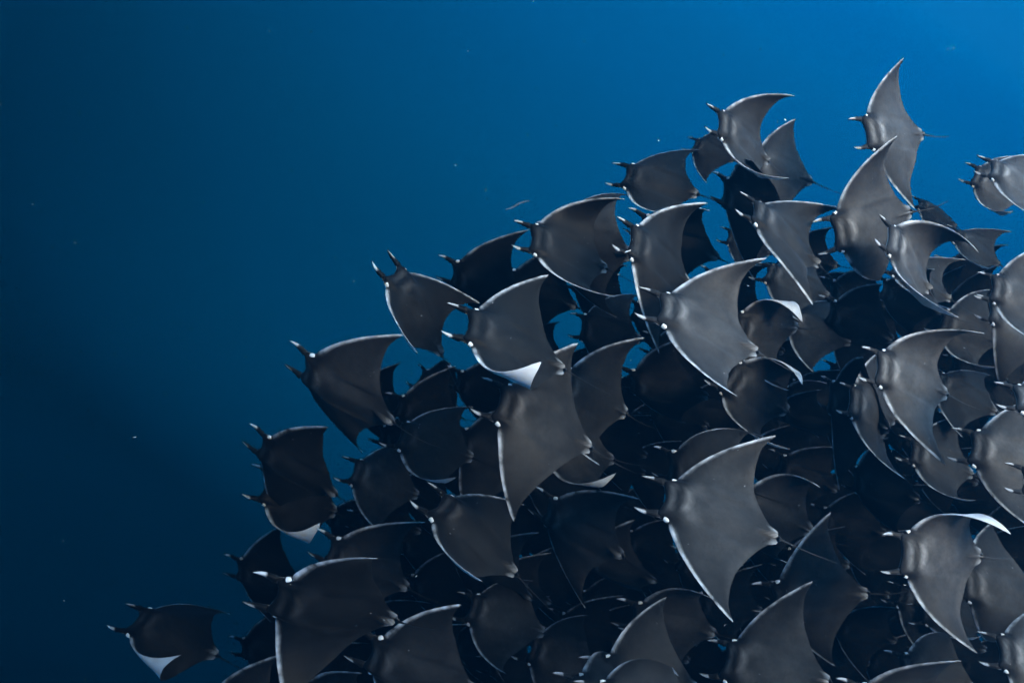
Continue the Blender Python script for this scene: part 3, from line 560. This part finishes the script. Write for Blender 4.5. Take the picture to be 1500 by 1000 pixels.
    ((0.710, 7.999, -3.641, 0.177, 0.165, 0.782, -0.575, 0.974, 0.088, 0.202, 0.000, 0.044, -0.126, -0.143, 0.000, 0.026), 0.8, 'dim devil ray inside the school, just above the brown-grey pale-edged one'),
    ((1.321, 8.126, -3.433, 0.079, 0.126, 0.806, -0.573, 0.959, 0.197, 0.366, 0.000, 0.023, -0.043, -0.016, 0.000, 0.011), 0.9, 'dim devil ray inside the school, behind the brown-grey pale-edged one'),
    ((2.027, 7.626, -5.068, 0.186, 0.082, 0.743, -0.638, 1.006, -0.018, 0.023, 0.000, 0.049, -0.071, -0.061, 0.000, 0.023), 0.76, 'dim devil ray inside the school, just below the fine-pointed dark one'),
    ((2.706, 7.835, -5.298, -0.110, -0.144, -0.737, 0.651, 1.005, -0.024, 0.015, 0.000, 0.021, -0.002, 0.048, 0.000, 0.007), 0.95, 'dim devil ray inside the school, just above the grey tall-pointed one'),
    ((2.950, 8.992, -3.050, -0.174, -0.240, -0.733, 0.612, 0.990, 0.050, 0.132, 0.000, 0.014, 0.027, 0.093, 0.000, 0.008), 1.09, 'dim devil ray inside the school, behind the one with narrow white blade edge'),
    ((3.132, 9.249, -2.331, -0.068, -0.261, -0.779, 0.566, 0.981, 0.122, 0.258, 0.000, 0.035, -0.036, -0.004, 0.000, 0.043), 1.08, 'dim devil ray inside the school, ahead of the bright blade-winged one'),
    ((2.240, 8.822, -1.678, 0.067, 0.123, 0.825, -0.548, 0.947, 0.282, 0.494, 0.000, 0.036, -0.030, 0.003, 0.000, 0.035), 1.16, 'dim devil ray inside the school, behind the one with white crescent wing'),
    ((4.032, 8.809, -2.596, -0.095, -0.266, -0.774, 0.566, 0.925, 0.225, 0.414, 0.000, 0.017, 0.071, 0.158, 0.000, 0.026), 1.09, 'dim devil ray inside the school, just above the dim one with white horn spot'),
    ((4.841, 8.858, -2.814, -0.180, -0.214, -0.777, 0.563, 0.918, 0.169, 0.309, 0.000, 0.029, -0.007, 0.042, 0.000, 0.036), 1.14, 'dim devil ray inside the school, just above the brightest one'),
    ((3.856, 9.545, -1.834, -0.169, -0.274, -0.763, 0.561, 0.955, 0.215, 0.400, 0.000, 0.011, 0.067, 0.152, 0.000, 0.017), 1.07, 'dim devil ray inside the school, behind the bright blade-winged one'),
    ((5.245, 8.760, -4.047, 0.120, 0.243, 0.763, -0.587, 0.947, 0.018, 0.078, 0.000, 0.034, -0.068, -0.056, 0.000, 0.034), 0.96, 'dim devil ray inside the school, just below the brightest one'),
    ((3.774, 7.644, -5.148, 0.154, 0.155, 0.733, -0.645, 0.952, 0.040, 0.113, 0.000, 0.001, 0.038, 0.108, 0.000, -0.008), 0.85, 'dim devil ray inside the school, ahead of the slate one'),
    ((5.046, 8.274, -4.639, 0.141, 0.246, 0.736, -0.615, 0.983, -0.054, -0.032, 0.000, 0.025, -0.053, -0.032, 0.000, 0.021), 1.05, 'dim devil ray inside the school, behind the slate one'),
    ((0.467, 7.156, -6.126, -0.074, -0.105, -0.728, 0.674, 1.016, 0.021, 0.088, 0.000, 0.048, 0.070, 0.151, 0.000, 0.035), 0.89, 'dim devil ray inside the school, behind the dark one with white-spotted horns'),
    ((1.379, 7.343, -4.932, -0.145, -0.111, -0.766, 0.616, 0.924, 0.123, 0.245, 0.000, 0.007, 0.009, 0.066, 0.000, -0.013), 0.8, 'dim devil ray inside the school, ahead of the fine-pointed dark one'),
    ((0.658, 7.463, -4.788, 0.153, 0.081, 0.764, -0.622, 0.972, 0.015, 0.075, 0.000, 0.034, -0.094, -0.095, 0.000, 0.009), 0.95, 'dim devil ray inside the school, just above the shield-shaped one'),
    ((4.285, 9.310, -1.754, 0.122, 0.259, 0.804, -0.522, 0.889, 0.123, 0.248, 0.000, -0.003, -0.136, -0.163, 0.000, 0.001), 1.14, 'dim devil ray inside the school, just above the large mottled one'),
    ((1.345, 6.751, -3.572, 0.238, 0.152, 0.754, -0.594, 0.990, 0.085, 0.188, 0.000, 0.071, -0.077, -0.068, 0.000, 0.052), 0.81, 'dim devil ray inside the school, just above the fine-pointed dark one'),
    ((1.657, 6.945, -3.475, 0.060, 0.200, 0.763, -0.612, 0.976, 0.057, 0.150, 0.000, 0.040, -0.020, 0.020, 0.000, 0.034), 1.01, 'dim devil ray inside the school, ahead of the faintly edged dark one'),
    ((1.463, 7.245, -2.650, 0.205, 0.234, 0.778, -0.546, 0.934, 0.073, 0.175, 0.000, 0.035, -0.146, -0.175, 0.000, 0.019), 0.93, 'dim devil ray inside the school, just below the large well-lit one'),
    ((2.190, 7.951, -2.281, 0.041, 0.212, 0.772, -0.597, 1.005, 0.233, 0.438, 0.000, 0.020, 0.085, 0.174, 0.000, 0.031), 0.98, 'dim devil ray inside the school, behind the one with narrow white blade edge'),
    ((2.486, 7.747, -2.315, 0.027, 0.233, 0.802, -0.549, 0.940, 0.067, 0.165, 0.000, 0.041, -0.155, -0.188, 0.000, 0.036), 0.81, 'dim devil ray inside the school, behind the one with narrow white blade edge'),
    ((2.676, 8.436, -1.658, -0.031, -0.187, -0.795, 0.576, 0.970, 0.209, 0.394, 0.000, 0.016, 0.009, 0.066, 0.000, 0.019), 1.18, 'dim devil ray inside the school, just above the bright blade-winged one'),
    ((1.714, 8.165, -1.441, 0.186, 0.188, 0.808, -0.526, 0.976, 0.164, 0.314, 0.000, 0.046, -0.162, -0.207, 0.000, 0.036), 0.87, 'dim devil ray inside the school, just below the one with drooping upper wingtip'),
    ((2.634, 7.568, -2.814, 0.132, 0.246, 0.764, -0.582, 0.982, 0.170, 0.330, 0.000, 0.031, 0.039, 0.108, 0.000, 0.036), 1.02, 'dim devil ray inside the school, just below the one with narrow white blade edge'),
    ((3.270, 7.643, -2.895, 0.145, 0.190, 0.760, -0.604, 0.973, 0.093, 0.198, 0.000, 0.010, -0.002, 0.049, 0.000, 0.004), 0.94, 'dim devil ray inside the school, ahead of the dim one with white horn spot'),
    ((3.742, 8.394, -2.178, 0.220, 0.270, 0.723, -0.597, 0.945, 0.100, 0.212, 0.000, 0.013, 0.071, 0.160, 0.000, 0.015), 0.76, 'dim devil ray inside the school, just below the bright blade-winged one'),
    ((3.584, 8.264, -1.366, -0.091, -0.261, -0.793, 0.542, 0.890, 0.014, 0.075, 0.000, -0.009, -0.186, -0.246, 0.000, -0.002), 1.0, 'dim devil ray inside the school, behind the bright blade-winged one'),
    ((3.827, 8.202, -1.881, 0.008, -0.280, -0.772, 0.571, 0.912, 0.065, 0.159, 0.000, 0.018, -0.046, -0.021, 0.000, 0.027), 0.81, 'dim devil ray inside the school, just below the bright blade-winged one'),
    ((4.720, 7.938, -2.309, -0.154, -0.278, -0.702, 0.638, 0.919, 0.011, 0.069, 0.000, 0.008, 0.112, 0.226, 0.000, 0.024), 0.78, 'dim devil ray inside the school, behind the brightest one'),
    ((4.418, 6.995, -3.648, -0.121, -0.191, -0.719, 0.657, 0.930, -0.084, -0.073, 0.000, 0.019, -0.008, 0.040, 0.000, 0.023), 0.77, 'dim devil ray inside the school, just below the dark diamond-shaped one'),
    ((3.109, 7.214, -3.935, 0.043, 0.137, 0.717, -0.682, 1.001, 0.053, 0.133, 0.000, 0.025, 0.164, 0.297, 0.000, 0.024), 0.82, 'dim devil ray inside the school, ahead of the dark diamond-shaped one'),
    ((2.017, 6.473, -4.541, -0.197, -0.104, -0.737, 0.639, 0.972, -0.036, -0.004, 0.000, 0.043, -0.081, -0.076, 0.000, 0.021), 0.79, 'dim devil ray inside the school, just below the fine-pointed dark one'),
    ((1.798, 6.515, -5.119, -0.226, -0.170, -0.695, 0.661, 0.993, -0.032, 0.001, 0.000, 0.068, 0.026, 0.089, 0.000, 0.045), 1.04, 'dim devil ray inside the school, just below the fine-pointed dark one'),
    ((1.336, 6.113, -5.477, 0.192, 0.116, 0.735, -0.640, 0.992, 0.035, 0.107, 0.000, 0.057, -0.011, 0.033, 0.000, 0.038), 0.98, 'dim devil ray inside the school, behind the bluish-grey tall-winged one'),
    ((0.606, 5.922, -5.590, -0.083, 0.004, -0.752, 0.654, 0.964, 0.100, 0.203, 0.000, 0.033, 0.089, 0.186, 0.000, 0.015), 1.19, 'dim devil ray inside the school, just above the bluish-grey tall-winged one'),
    ((0.451, 6.498, -5.213, 0.222, 0.147, 0.695, -0.668, 0.990, -0.027, 0.008, 0.000, 0.055, 0.025, 0.086, 0.000, 0.027), 1.17, 'dim devil ray inside the school, ahead of the shield-shaped one'),
    ((0.219, 6.617, -4.384, -0.245, -0.089, -0.738, 0.622, 0.958, 0.051, 0.134, 0.000, 0.011, -0.063, -0.048, 0.000, -0.020), 1.2, 'dim devil ray inside the school, just above the shield-shaped one'),
    ((-0.235, 6.371, -4.335, 0.156, 0.080, 0.739, -0.650, 0.951, 0.083, 0.193, 0.000, 0.050, 0.037, 0.105, 0.000, 0.022), 0.85, 'dim devil ray inside the school, behind the square-winged one at the outer edge'),
    ((-0.674, 6.781, -4.471, 0.214, 0.063, 0.739, -0.635, 1.005, -0.037, -0.008, 0.000, 0.052, -0.121, -0.138, 0.000, 0.013), 0.95, 'dim devil ray inside the school, behind the square-winged one at the outer edge'),
    ((0.912, 7.428, -2.455, -0.117, -0.130, -0.789, 0.589, 0.945, 0.030, 0.102, 0.000, 0.049, -0.153, -0.191, 0.000, 0.024), 0.86, 'dim devil ray inside the school, ahead of the large well-lit one'),
    ((0.373, 7.823, -2.718, -0.070, -0.099, -0.808, 0.576, 0.996, 0.172, 0.334, 0.000, 0.029, -0.078, -0.071, 0.000, 0.014), 1.02, 'dim devil ray inside the school, just below the one with long swept wing'),
    ((1.264, 7.488, -1.900, 0.032, 0.119, 0.824, -0.553, 0.952, 0.147, 0.289, 0.000, 0.040, -0.149, -0.185, 0.000, 0.027), 1.03, 'dim devil ray inside the school, just above the large well-lit one'),
    ((3.186, 8.379, -0.940, 0.141, 0.336, 0.760, -0.538, 0.938, 0.035, 0.115, 0.000, 0.048, -0.080, -0.071, 0.000, 0.052), 1.11, 'dim devil ray inside the school, behind the crescent-moon one'),
    ((2.822, 8.548, -1.301, -0.163, -0.289, -0.765, 0.553, 0.962, 0.254, 0.475, 0.000, 0.035, 0.068, 0.148, 0.000, 0.056), 1.07, 'dim devil ray inside the school, just below the crescent-moon one'),
    ((5.062, 7.179, -3.195, -0.210, -0.181, -0.692, 0.667, 0.952, 0.186, 0.348, 0.000, 0.001, 0.227, 0.373, 0.000, 0.009), 0.87, 'dim devil ray inside the school, ahead of the pale banded-head one'),
    ((0.527, 5.983, -6.313, 0.199, 0.059, 0.693, -0.691, 1.000, 0.028, 0.096, 0.000, 0.033, 0.110, 0.214, 0.000, 0.005), 0.94, 'dim devil ray inside the school, just below the large broad-backed dark one'),
    ((1.681, 6.012, -5.332, -0.239, -0.160, -0.723, 0.629, 0.951, 0.043, 0.122, 0.000, 0.046, -0.011, 0.034, 0.000, 0.025), 0.99, 'dim devil ray inside the school, behind the bluish-grey tall-winged one'),
    ((3.374, 7.413, -5.049, -0.226, -0.202, -0.698, 0.649, 1.001, 0.008, 0.064, 0.000, 0.017, 0.061, 0.144, 0.000, 0.002), 0.75, 'dim devil ray inside the school, behind the grey tall-pointed one'),
    ((4.434, 8.171, -2.290, 0.148, 0.268, 0.746, -0.591, 0.958, -0.071, -0.054, 0.000, 0.047, -0.113, -0.132, 0.000, 0.040), 0.77, 'dim devil ray inside the school, ahead of the large mottled one'),
    ((-0.145, 5.771, -6.623, -0.228, -0.115, -0.675, 0.692, 1.020, -0.088, -0.093, 0.000, 0.036, 0.032, 0.099, 0.000, 0.008), 0.93, 'dim devil ray inside the school, ahead of the large broad-backed dark one'),
    ((4.186, 7.568, -3.360, -0.072, -0.205, -0.789, 0.575, 0.937, 0.126, 0.240, 0.000, 0.048, -0.028, 0.008, 0.000, 0.055), 0.8, 'dim devil ray inside the school, behind the dark diamond-shaped one'),
    ((1.956, 7.525, -4.155, 0.105, 0.083, 0.772, -0.622, 1.041, 0.028, 0.091, 0.000, 0.047, -0.064, -0.050, 0.000, 0.025), 1.08, 'dim devil ray inside the school, behind the fine-pointed dark one'),
    ((0.154, 6.296, -4.612, 0.139, 0.041, 0.763, -0.630, 0.975, 0.026, 0.093, 0.000, 0.067, -0.068, -0.054, 0.000, 0.039), 0.86, 'dim devil ray inside the school, ahead of the shield-shaped one'),
    ((1.056, 6.859, -4.619, 0.194, 0.122, 0.733, -0.641, 0.954, 0.108, 0.225, 0.000, 0.027, 0.061, 0.143, 0.000, 0.005), 0.79, 'dim devil ray inside the school, behind the shield-shaped one'),
    ((4.065, 8.639, -1.344, 0.010, -0.115, -0.527, 0.842, 0.927, -0.291, -0.448, 0.000, 0.029, 0.510, 0.837, 0.000, 0.024), 0.83, 'dim devil ray inside the school, just above the large mottled one'),
    ((2.313, 6.679, -4.046, -0.099, -0.090, -0.768, 0.626, 0.937, 0.093, 0.192, 0.000, 0.026, 0.014, 0.074, 0.000, 0.019), 0.85, 'dim devil ray inside the school, just below the largest grey-brown one'),
    ((1.486, 7.457, -3.406, 0.197, 0.136, 0.769, -0.593, 0.976, 0.043, 0.119, 0.000, 0.029, -0.125, -0.146, 0.000, 0.009), 0.85, 'dim devil ray inside the school, behind the brown-grey pale-edged one'),
    ((3.171, 8.955, -1.127, -0.170, -0.290, -0.759, 0.557, 0.926, 0.082, 0.187, 0.000, 0.022, -0.037, -0.007, 0.000, 0.026), 0.98, 'dim devil ray inside the school, just below the crescent-moon one'),
    ((1.030, 6.179, -5.184, 0.050, 0.105, 0.747, -0.655, 0.933, 0.075, 0.171, 0.000, 0.025, 0.081, 0.172, 0.000, 0.009), 0.96, 'dim devil ray inside the school, just below the shield-shaped one'),
    ((3.830, 6.666, -3.720, 0.200, 0.204, 0.751, -0.595, 0.963, 0.070, 0.153, 0.000, 0.062, -0.017, 0.025, 0.000, 0.059), 0.89, 'dim devil ray inside the school, behind the slate one'),
    ((3.076, 8.275, -2.802, 0.027, 0.205, 0.792, -0.574, 1.032, 0.183, 0.347, 0.000, 0.053, -0.006, 0.041, 0.000, 0.065), 1.04, 'dim devil ray inside the school, ahead of the dim one with white horn spot'),
    ((3.214, 7.644, -3.205, -0.231, -0.182, -0.737, 0.609, 0.974, 0.148, 0.282, 0.000, 0.016, 0.058, 0.140, 0.000, 0.007), 0.85, 'dim devil ray inside the school, just above the dark diamond-shaped one'),
    ((1.844, 6.770, -4.889, -0.158, -0.104, -0.739, 0.646, 0.974, -0.009, 0.037, 0.000, 0.046, -0.025, 0.012, 0.000, 0.026), 1.16, 'dim devil ray inside the school, just below the fine-pointed dark one'),
    ((2.258, 7.520, -2.824, -0.168, -0.195, -0.772, 0.581, 0.943, 0.214, 0.393, 0.000, 0.036, 0.039, 0.111, 0.000, 0.035), 1.18, 'dim devil ray inside the school, just below the one with narrow white blade edge'),
    ((0.590, 6.285, -5.671, 0.130, 0.093, 0.742, -0.651, 0.973, 0.126, 0.258, 0.000, 0.053, 0.083, 0.170, 0.000, 0.039), 1.08, 'dim devil ray inside the school, behind the dark one with white-spotted horns'),
    ((2.258, 6.430, -4.720, 0.152, 0.174, 0.727, -0.647, 0.979, 0.045, 0.122, 0.000, 0.036, 0.060, 0.140, 0.000, 0.026), 0.95, 'dim devil ray inside the school, just above the grey tall-pointed one'),
    ((4.272, 8.376, -2.651, 0.216, 0.296, 0.725, -0.583, 1.005, -0.084, -0.076, 0.000, 0.073, -0.102, -0.110, 0.000, 0.054), 0.98, 'dim devil ray inside the school, behind the dim one with white horn spot'),
    ((1.601, 6.585, -6.209, 0.186, 0.156, 0.699, -0.673, 1.045, -0.098, -0.105, 0.000, 0.052, -0.008, 0.037, 0.000, 0.031), 1.01, 'dim devil ray inside the school, behind the bluish-grey tall-winged one'),
    ((3.394, 7.328, -4.290, 0.115, 0.167, 0.726, -0.657, 1.019, -0.076, -0.062, 0.000, 0.022, -0.019, 0.022, 0.000, 0.009), 0.77, 'dim devil ray inside the school, just above the slate one'),
    ((-0.172, 6.180, -5.249, 0.050, 0.073, 0.737, -0.671, 1.012, 0.014, 0.077, 0.000, 0.049, 0.051, 0.123, 0.000, 0.033), 0.94, 'dim devil ray inside the school, just above the dark one with white-spotted horns'),
    ((1.437, 7.369, -4.172, 0.054, 0.083, 0.771, -0.629, 1.032, 0.094, 0.198, 0.000, 0.042, 0.021, 0.084, 0.000, 0.029), 0.99, 'dim devil ray inside the school, just above the fine-pointed dark one'),
    ((3.146, 7.149, -3.601, -0.132, -0.203, -0.738, 0.630, 0.964, -0.015, 0.028, 0.000, 0.009, -0.014, 0.030, 0.000, 0.002), 0.83, 'dim devil ray inside the school, ahead of the dark diamond-shaped one'),
    ((3.841, 7.252, -3.379, -0.224, -0.238, -0.716, 0.616, 0.966, -0.049, -0.023, 0.000, 0.031, -0.045, -0.020, 0.000, 0.021), 0.79, 'dim devil ray inside the school, behind the dark diamond-shaped one'),
    ((0.385, 5.796, -6.392, 0.061, 0.034, 0.733, -0.676, 0.999, -0.090, -0.087, 0.000, 0.070, -0.021, 0.019, 0.000, 0.043), 1.11, 'dim devil ray inside the school, just below the large broad-backed dark one'),
    ((0.792, 6.211, -6.622, -0.085, -0.097, -0.720, 0.682, 1.037, -0.084, -0.081, 0.000, 0.049, 0.009, 0.063, 0.000, 0.030), 0.91, 'dim devil ray inside the school, ahead of the bluish-grey tall-winged one'),
    ((3.278, 9.350, -0.849, -0.058, -0.189, -0.797, 0.571, 1.005, 0.115, 0.235, 0.000, 0.038, -0.077, -0.075, 0.000, 0.036), 0.98, 'dim devil ray inside the school, behind the crescent-moon one'),
    ((3.138, 8.659, -1.331, -0.024, -0.259, -0.812, 0.522, 0.943, 0.025, 0.096, 0.000, 0.058, -0.242, -0.324, 0.000, 0.049), 1.16, 'dim devil ray inside the school, just above the bright blade-winged one'),
    ((5.760, 7.825, -3.485, -0.127, -0.252, -0.699, 0.657, 0.965, 0.210, 0.385, 0.000, 0.009, 0.280, 0.449, 0.000, 0.038), 1.02, 'dim devil ray inside the school, ahead of the pale banded-head one'),
]
DEEP = 'dim devil ray inside the school'
rng = random.Random(11)
for p, skin_light_gain, label in RAYS:
    make_ray((p[0:3], p[3:7], p[7], p[8:12], p[12:16]), skin_light_gain, label,
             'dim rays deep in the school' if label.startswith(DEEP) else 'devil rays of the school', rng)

# ------------------------------------------------------------------ specks drifting in the water
def drifting_specks():
    rnd = random.Random(5)
    vs, fs = [], []
    for i in range(200):
        d = rnd.uniform(2.8, 8)
        q = CAM_ROT @ Vector((rnd.uniform(-.62, .62) * d, rnd.uniform(-.42, .42) * d, -d))
        r = rnd.uniform(.0006, .0016) * (1 + (rnd.random() < .06) * 1.2)
        k = len(vs)
        st = Vector((rnd.gauss(0, 1), rnd.gauss(0, 1), rnd.gauss(0, 1))).normalized() * r * rnd.choice((1, 1, 2.2))
        for v in ((1, 0, 0), (-1, 0, 0), (0, 1, 0), (0, -1, 0), (0, 0, 1), (0, 0, -1)):
            v = Vector(v) * r
            vs.append(tuple(q + v + st * (v.dot(st) / (r * r))))
        for f in ((0, 2, 4), (2, 1, 4), (1, 3, 4), (3, 0, 4), (2, 0, 5), (1, 2, 5), (3, 1, 5), (0, 3, 5)):
            fs.append(tuple(k + i for i in f))
    me = bpy.data.meshes.new('drifting_specks')
    me.from_pydata(vs, [], fs)
    m = bpy.data.materials.new('speck')
    m.use_nodes = True
    b = m.node_tree.nodes['Principled BSDF']
    n = m.node_tree.nodes.new('ShaderNodeTexNoise')
    n.inputs['Scale'].default_value = 3
    m.node_tree.links.new(mix_col(m.node_tree, n.outputs['Fac'], (.25, .27, .28, 1), (.6, .62, .6, 1)), b.inputs['Base Color'])
    b.inputs['Roughness'].default_value = .7
    me.materials.append(m)
    o = bpy.data.objects.new('drifting_specks', me)
    o['kind'] = 'stuff'
    o['label'] = 'tiny pale specks of plankton drifting in the blue water'
    o['category'] = 'plankton'
    col.objects.link(o)
drifting_specks()

# ------------------------------------------------------------------ the water itself: one even, closed volume
def water_haze():
    x0, x1, y0, y1, z0, z1 = HAZE_BOX
    vs = [(x, y, z) for x in (x0, x1) for y in (y0, y1) for z in (z0, z1)]
    fs = [(0, 1, 3, 2), (4, 6, 7, 5), (0, 4, 5, 1), (2, 3, 7, 6), (0, 2, 6, 4), (1, 5, 7, 3)]
    me = bpy.data.meshes.new('haze')
    me.from_pydata(vs, [], fs)
    m = bpy.data.materials.new('haze')
    m.use_nodes = True
    nt = m.node_tree
    nt.nodes.clear()
    out = nt.nodes.new('ShaderNodeOutputMaterial')
    v = nt.nodes.new('ShaderNodeVolumePrincipled')
    v.inputs['Density'].default_value = HAZE_DENSITY
    v.inputs['Color'].default_value = (*HAZE_COLOR, 1)
    v.inputs['Absorption Color'].default_value = (*HAZE_ABSORB, 1)
    v.inputs['Anisotropy'].default_value = .3
    nt.links.new(v.outputs[0], out.inputs['Volume'])
    me.materials.append(m)
    o = bpy.data.objects.new('haze', me)
    o['kind'] = 'stuff'
    o['label'] = 'dim blue sea water filling the whole view'
    o['category'] = 'water'
    col.objects.link(o)
HAZE_BOX = (-8, 8, -2, 10.8, -10.5, 1.6)
HAZE_DENSITY = .33
HAZE_COLOR = (.0002, .0030, .0062)
HAZE_ABSORB = (0, .002, .005)
water_haze()

def drifting_strand():
    """a thin see-through strand drifting above the school"""
    n, vs, fs = 10, [], []
    base = CAM_ROT @ Vector((.03, .80, -5.2))
    ax = CAM_ROT @ Vector((.92, .32, .2)).normalized()
    u = ax.orthogonal().normalized()
    w = ax.cross(u)
    for i in range(n):
        t = i / (n - 1)
        r = .0055 * math.sin(math.pi * min(.96, t * .9 + .06)) + .0006
        c = base + ax * (.15 * (t - .5)) + u * (.006 * math.sin(t * 7))
        for k in range(6):
            a = 2 * math.pi * k / 6
            vs.append(tuple(c + (u * math.cos(a) + w * math.sin(a)) * r))
    for i in range(n - 1):
        for k in range(6):
            fs.append((i * 6 + k, i * 6 + (k + 1) % 6, i * 6 + 6 + (k + 1) % 6, i * 6 + 6 + k))
    fs += [tuple(range(5, -1, -1)), tuple(range(n * 6 - 6, n * 6))]
    me = bpy.data.meshes.new('drifting_strand')
    me.from_pydata(vs, [], fs)
    me.polygons.foreach_set('use_smooth', [True] * len(fs))
    m = bpy.data.materials.new('jelly')
    m.use_nodes = True
    nt = m.node_tree
    b = nt.nodes['Principled BSDF']
    nz = nt.nodes.new('ShaderNodeTexNoise')
    nz.inputs['Scale'].default_value = 40
    nt.links.new(mix_col(nt, nz.outputs['Fac'], (.2, .2, .2, 1), (.5, .47, .45, 1)), b.inputs['Base Color'])
    b.inputs['Alpha'].default_value = .3
    b.inputs['Roughness'].default_value = .4
    me.materials.append(m)
    o = bpy.data.objects.new('drifting_strand', me)
    o['label'] = 'thin pale see-through strand drifting in open water above the school'
    o['category'] = 'plankton'
    col.objects.link(o)
drifting_strand()
